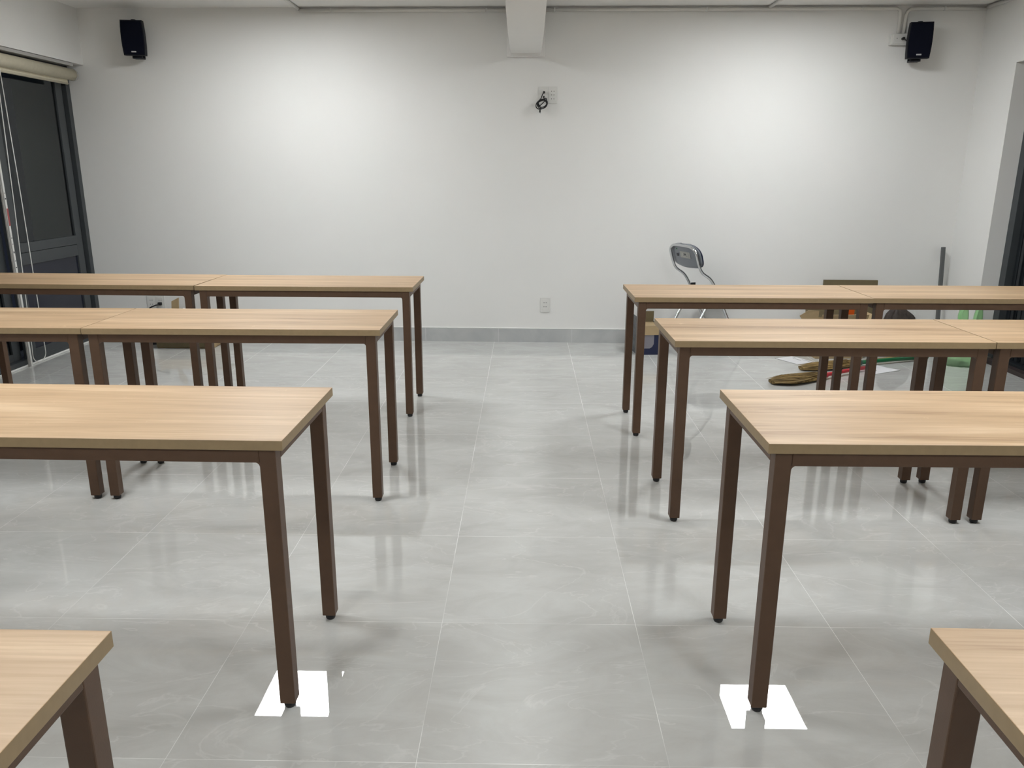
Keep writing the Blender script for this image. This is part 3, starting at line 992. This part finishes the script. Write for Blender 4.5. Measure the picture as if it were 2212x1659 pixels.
# square tube leaning
bm = BM(); add_box(bm, -0.0125, 0.0125, -0.0125, 0.0125, 0.0, 0.80, 0.002)
o = obj('square_tube', bm, MSTEELD, loc=(3.255, 6.135, 0.003), rot=(math.radians(-7.0), 0, 0.02))
tag(o, 'dark grey square steel tube leaning on the wall in the right corner', 'tube')

# green bag
t = thing('plastic_bag', 'pale green translucent plastic bag on the floor in the right corner', 'bag', (3.195, 5.655, 0))
bm = BM(); lump(bm, 0.115, 0.115, 0.26, 9, 0.09); obj('bag_body', bm, MBAG, t)
for (x, z, wv, ln) in ((-0.035, 0.215, 0.030, -0.05), (0.075, 0.215, 0.024, 0.03)):
    bm = BM()
    n = 12
    for (s_) in (0, ):
        pts = [(x + ln * -0.8, -0.03, 0.17), (x + ln * -0.5, 0.0, 0.25), (x + 0.0, 0.03, 0.35), (x + 0.03, 0.055, 0.40), (x + 0.05, 0.07, 0.33), (x + 0.045, 0.075, 0.19)]
        add_tube(bm, smooth_path(pts, 5), wv, 10, flat=0.22)
    obj('bag_handle', bm, MBAG, t)

# ------------------------------------------------------------------ brooms
def broom(label, tip, neck, end, m_handle, m_bind, r_h, hw, seed, bind_len=0.08):
    tip = Vector(tip); neck = Vector(neck); end = Vector(end)
    t = thing('straw_broom', label, 'broom', neck)
    d = (tip - neck); ln = d.length; d.normalize()
    sd = Vector((-d.y, d.x, 0)).normalized()
    bm = BM()
    random.seed(seed)
    n = 10
    rows = []
    for j in range(n + 1):
        tt = j / n
        wv = hw * (0.28 + 0.72 * math.sin(min(1, tt * 1.35) * math.pi / 2)) * (1 - 0.55 * max(0, tt - 0.72) / 0.28)
        hh = 0.030 * (1 - 0.55 * tt)
        row = []
        for i in range(16):
            a = 2 * math.pi * i / 16
            n_ = 1 + 0.12 * math.sin(5 * a + seed + tt * 5)
            p = d * (ln * tt) + sd * (wv * math.cos(a) * n_) + Vector((0, 0, hh * math.sin(a) - 0.004 * tt))
            row.append(bm.verts.new(p))
        rows.append(row)
    for a, b in zip(rows, rows[1:]):
        for i in range(16):
            bm.faces.new((a[i], a[(i + 1) % 16], b[(i + 1) % 16], b[i]))
    bm.faces.new(rows[0][::-1]); bm.faces.new(rows[-1])
    for k in range(260):
        t0 = random.uniform(0.05, 0.75); t1 = min(1.12, t0 + random.uniform(0.2, 0.5))
        s0 = random.uniform(-0.85, 0.85); s1 = s0 + random.uniform(-0.18, 0.18)
        def pos(tt, s_):
            wv = hw * (0.28 + 0.72 * math.sin(min(1, tt * 1.35) * math.pi / 2)) * (1 - 0.45 * max(0, tt - 0.72) / 0.28)
            top = 0.030 * (1 - 0.55 * min(1, tt)) * math.sqrt(max(0, 1 - s_ * s_ * 0.9)) + 0.003
            return d * (ln * tt) + sd * (wv * s_) + Vector((0, 0, top))
        a, b = pos(t0, s0), pos(t1, s1)
        q = sd * 0.0016
        z1 = Vector((0, 0, 0.0014))
        va = [bm.verts.new(a + q), bm.verts.new(a - q), bm.verts.new(a + z1)]
        vb = bm.verts.new(b)
        bm.faces.new((va[0], va[1], vb)); bm.faces.new((va[1], va[2], vb)); bm.faces.new((va[2], va[0], vb)); bm.faces.new((va[0], va[2], va[1]))
    obj('straw_head', bm, MSTRAW, t)
    h = (end - neck)
    hd = h.normalized()
    bm = BM(); add_tube(bm, [(-hd * 0.05), h * 0.5 + Vector((0, 0, 0.004)), h], r_h, 14); obj('handle', bm, m_handle, t)
    bm = BM()
    st = [(-hd * 0.02 + hd * (bind_len * k / 12)) for k in range(13)]
    add_tube(bm, st, [r_h + 0.0075 + (0.0016 if k % 2 else 0) - 0.0002 * k for k in range(13)], 14)
    obj('binding', bm, m_bind, t)
    return t
broom('straw broom with a red handle lying on the floor, nearer the desks', (1.635, 5.045, 0.022), (2.00, 5.16, 0.030), (2.44, 5.445, 0.022), MRED, MRED, 0.0135, 0.085, 3)
broom('straw broom with a green handle lying on the floor, behind the red one', (1.955, 5.425, 0.022), (2.34, 5.525, 0.030), (3.02, 5.79, 0.020), MGREEN, MGREENB, 0.0145, 0.072, 8, 0.12)
o0 = Vector((2.52, 5.68, 0.013))
bm = BM(); add_tube(bm, [(0, 0, 0), (0.25, 0.10, 0.001), (0.46, 0.185, 0.001)], 0.011, 12)
tag(obj('bamboo_stick', bm, MBAMBOO, loc=o0), 'yellow bamboo stick lying on the floor behind the green broom handle', 'stick')

# ------------------------------------------------------------------ papers
def paper(label, quad, marks, seed):
    random.seed(seed)
    c = Vector((sum(p[0] for p in quad) / 4, sum(p[1] for p in quad) / 4, 0))
    t = thing('paper_sheet', label, 'paper', c)
    t['group'] = 'loose papers on the floor'
    bm = BM()
    n = 8
    def P(u, v, z):
        a = Vector((*quad[0], 0)).lerp(Vector((*quad[1], 0)), u); b = Vector((*quad[3], 0)).lerp(Vector((*quad[2], 0)), u)
        p = a.lerp(b, v) - c
        p.z = z + 0.0035 * abs(math.sin(u * 2.5 + seed)) * v
        return p
    for z, fl in ((0.0006, False), (0.0012, True)):
        g = [[bm.verts.new(P(i / n, j / n, z)) for i in range(n + 1)] for j in range(n + 1)]
        for j in range(n):
            for i in range(n):
                f = bm.faces.new((g[j][i], g[j][i + 1], g[j + 1][i + 1], g[j + 1][i]))
        if not fl: g0 = g
    e0 = g0[0] + [r[-1] for r in g0[1:]] + g0[-1][-2::-1] + [r[0] for r in g0[-2:0:-1]]
    e1 = g[0] + [r[-1] for r in g[1:]] + g[-1][-2::-1] + [r[0] for r in g[-2:0:-1]]
    for i in range(len(e0)):
        bm.faces.new((e0[i], e0[(i + 1) % len(e0)], e1[(i + 1) % len(e0)], e1[i]))
    obj('sheet', bm, MPAPER, t)
    bm = BM()
    for u0, u1, v0, v1 in marks:
        vs = [bm.verts.new(P(u, v, 0.0017)) for u, v in ((u0, v0), (u1, v0), (u1, v1), (u0, v1))]
        vb = [bm.verts.new(P(u, v, 0.0013)) for u, v in ((u0, v0), (u1, v0), (u1, v1), (u0, v1))]
        bm.faces.new(vs); bm.faces.new(vb[::-1])
        for i in range(4):
            bm.faces.new((vs[i], vs[(i + 1) % 4], vb[(i + 1) % 4], vb[i]))
    o = obj('printed_marks', bm, MINK, t)
    return t
paper('white paper sheet on the floor, left of the brooms', [(1.885, 5.790), (1.985, 5.610), (2.150, 5.660), (2.035, 5.855)], [(0.0, 1.0, 0.0, 0.025), (0.1, 0.95, 0.86, 0.89), (0.25, 0.6, 0.70, 0.73)], 1)
paper('white paper sheet on the floor, right of the brooms', [(2.32, 5.45), (2.445, 5.335), (2.665, 5.440), (2.56, 5.585)], [(0.35, 0.55, 0.45, 0.48), (0.42, 0.62, 0.40, 0.42)], 2)

# ------------------------------------------------------------------ left corner clutter
t = carton('open_carton', 'open flat brown carton on the floor by the left sockets', (-2.67, 6.125, 0), -0.01, 0.44, 0.25, 0.165, MCARD,
           [('L', 0.03, 10, MCARD), ('F', 0.10, 150, MCARD), ('R', 0.08, 70, MCARD)])
bm = BM()
v = [(-0.195, 0.155), (-0.135, 0.155), (-0.118, 0.365), (-0.178, 0.335)]
a = [bm.verts.new((x, 0.100, z)) for x, z in v]; b = [bm.verts.new((x + 0.002, 0.105, z)) for x, z in v]
bm.faces.new(a); bm.faces.new(b[::-1])
for i in range(4):
    bm.faces.new((a[i], a[(i + 1) % 4], b[(i + 1) % 4], b[i]))
obj('carton_flap', bm, MCARD, t)
bm = BM(); add_box(bm, -0.225, 0.215, -0.131, -0.1252, 0.006, 0.055, 0.001); obj('folded_edge', bm, MCARDD, t)
bm = BM(); lump(bm, 0.10, 0.06, 0.290, 21, 0.10)
tag(obj('foam_wrap', bm, MPAPER, loc=(-2.72, 6.155, 0.006)), 'white foam wrap poking out of the left carton', 'wrapping')
t = thing('power_cable', 'black plug and cable running down from the left socket', 'cable', (-3.008, wy(-3.008), 0.30), WA)
bm = BM(); add_box(bm, -0.014, 0.016, -0.036, -0.0105, -0.020, 0.004, 0.005); obj('plug', bm, MRUB, t)
bm = BM(); add_tube(bm, smooth_path([(0.0, -0.030, -0.012), (-0.03, -0.05, -0.02), (-0.075, -0.06, -0.045), (-0.11, -0.065, -0.12), (-0.09, -0.10, -0.24), (-0.05, -0.17, -0.293), (0.02, -0.20, -0.294)], 6), 0.0055, 8); obj('cord', bm, MBLACK, t)
bm = BM(); add_box(bm, -0.045, 0.045, -0.03, 0.03, 0.0, 0.03, 0.004)
tag(obj('power_adapter', bm, MRUB, loc=(-3.00, 6.14, 0), rot=(0, 0, 0.3)), 'black power adapter on the floor by the left sockets', 'adapter')
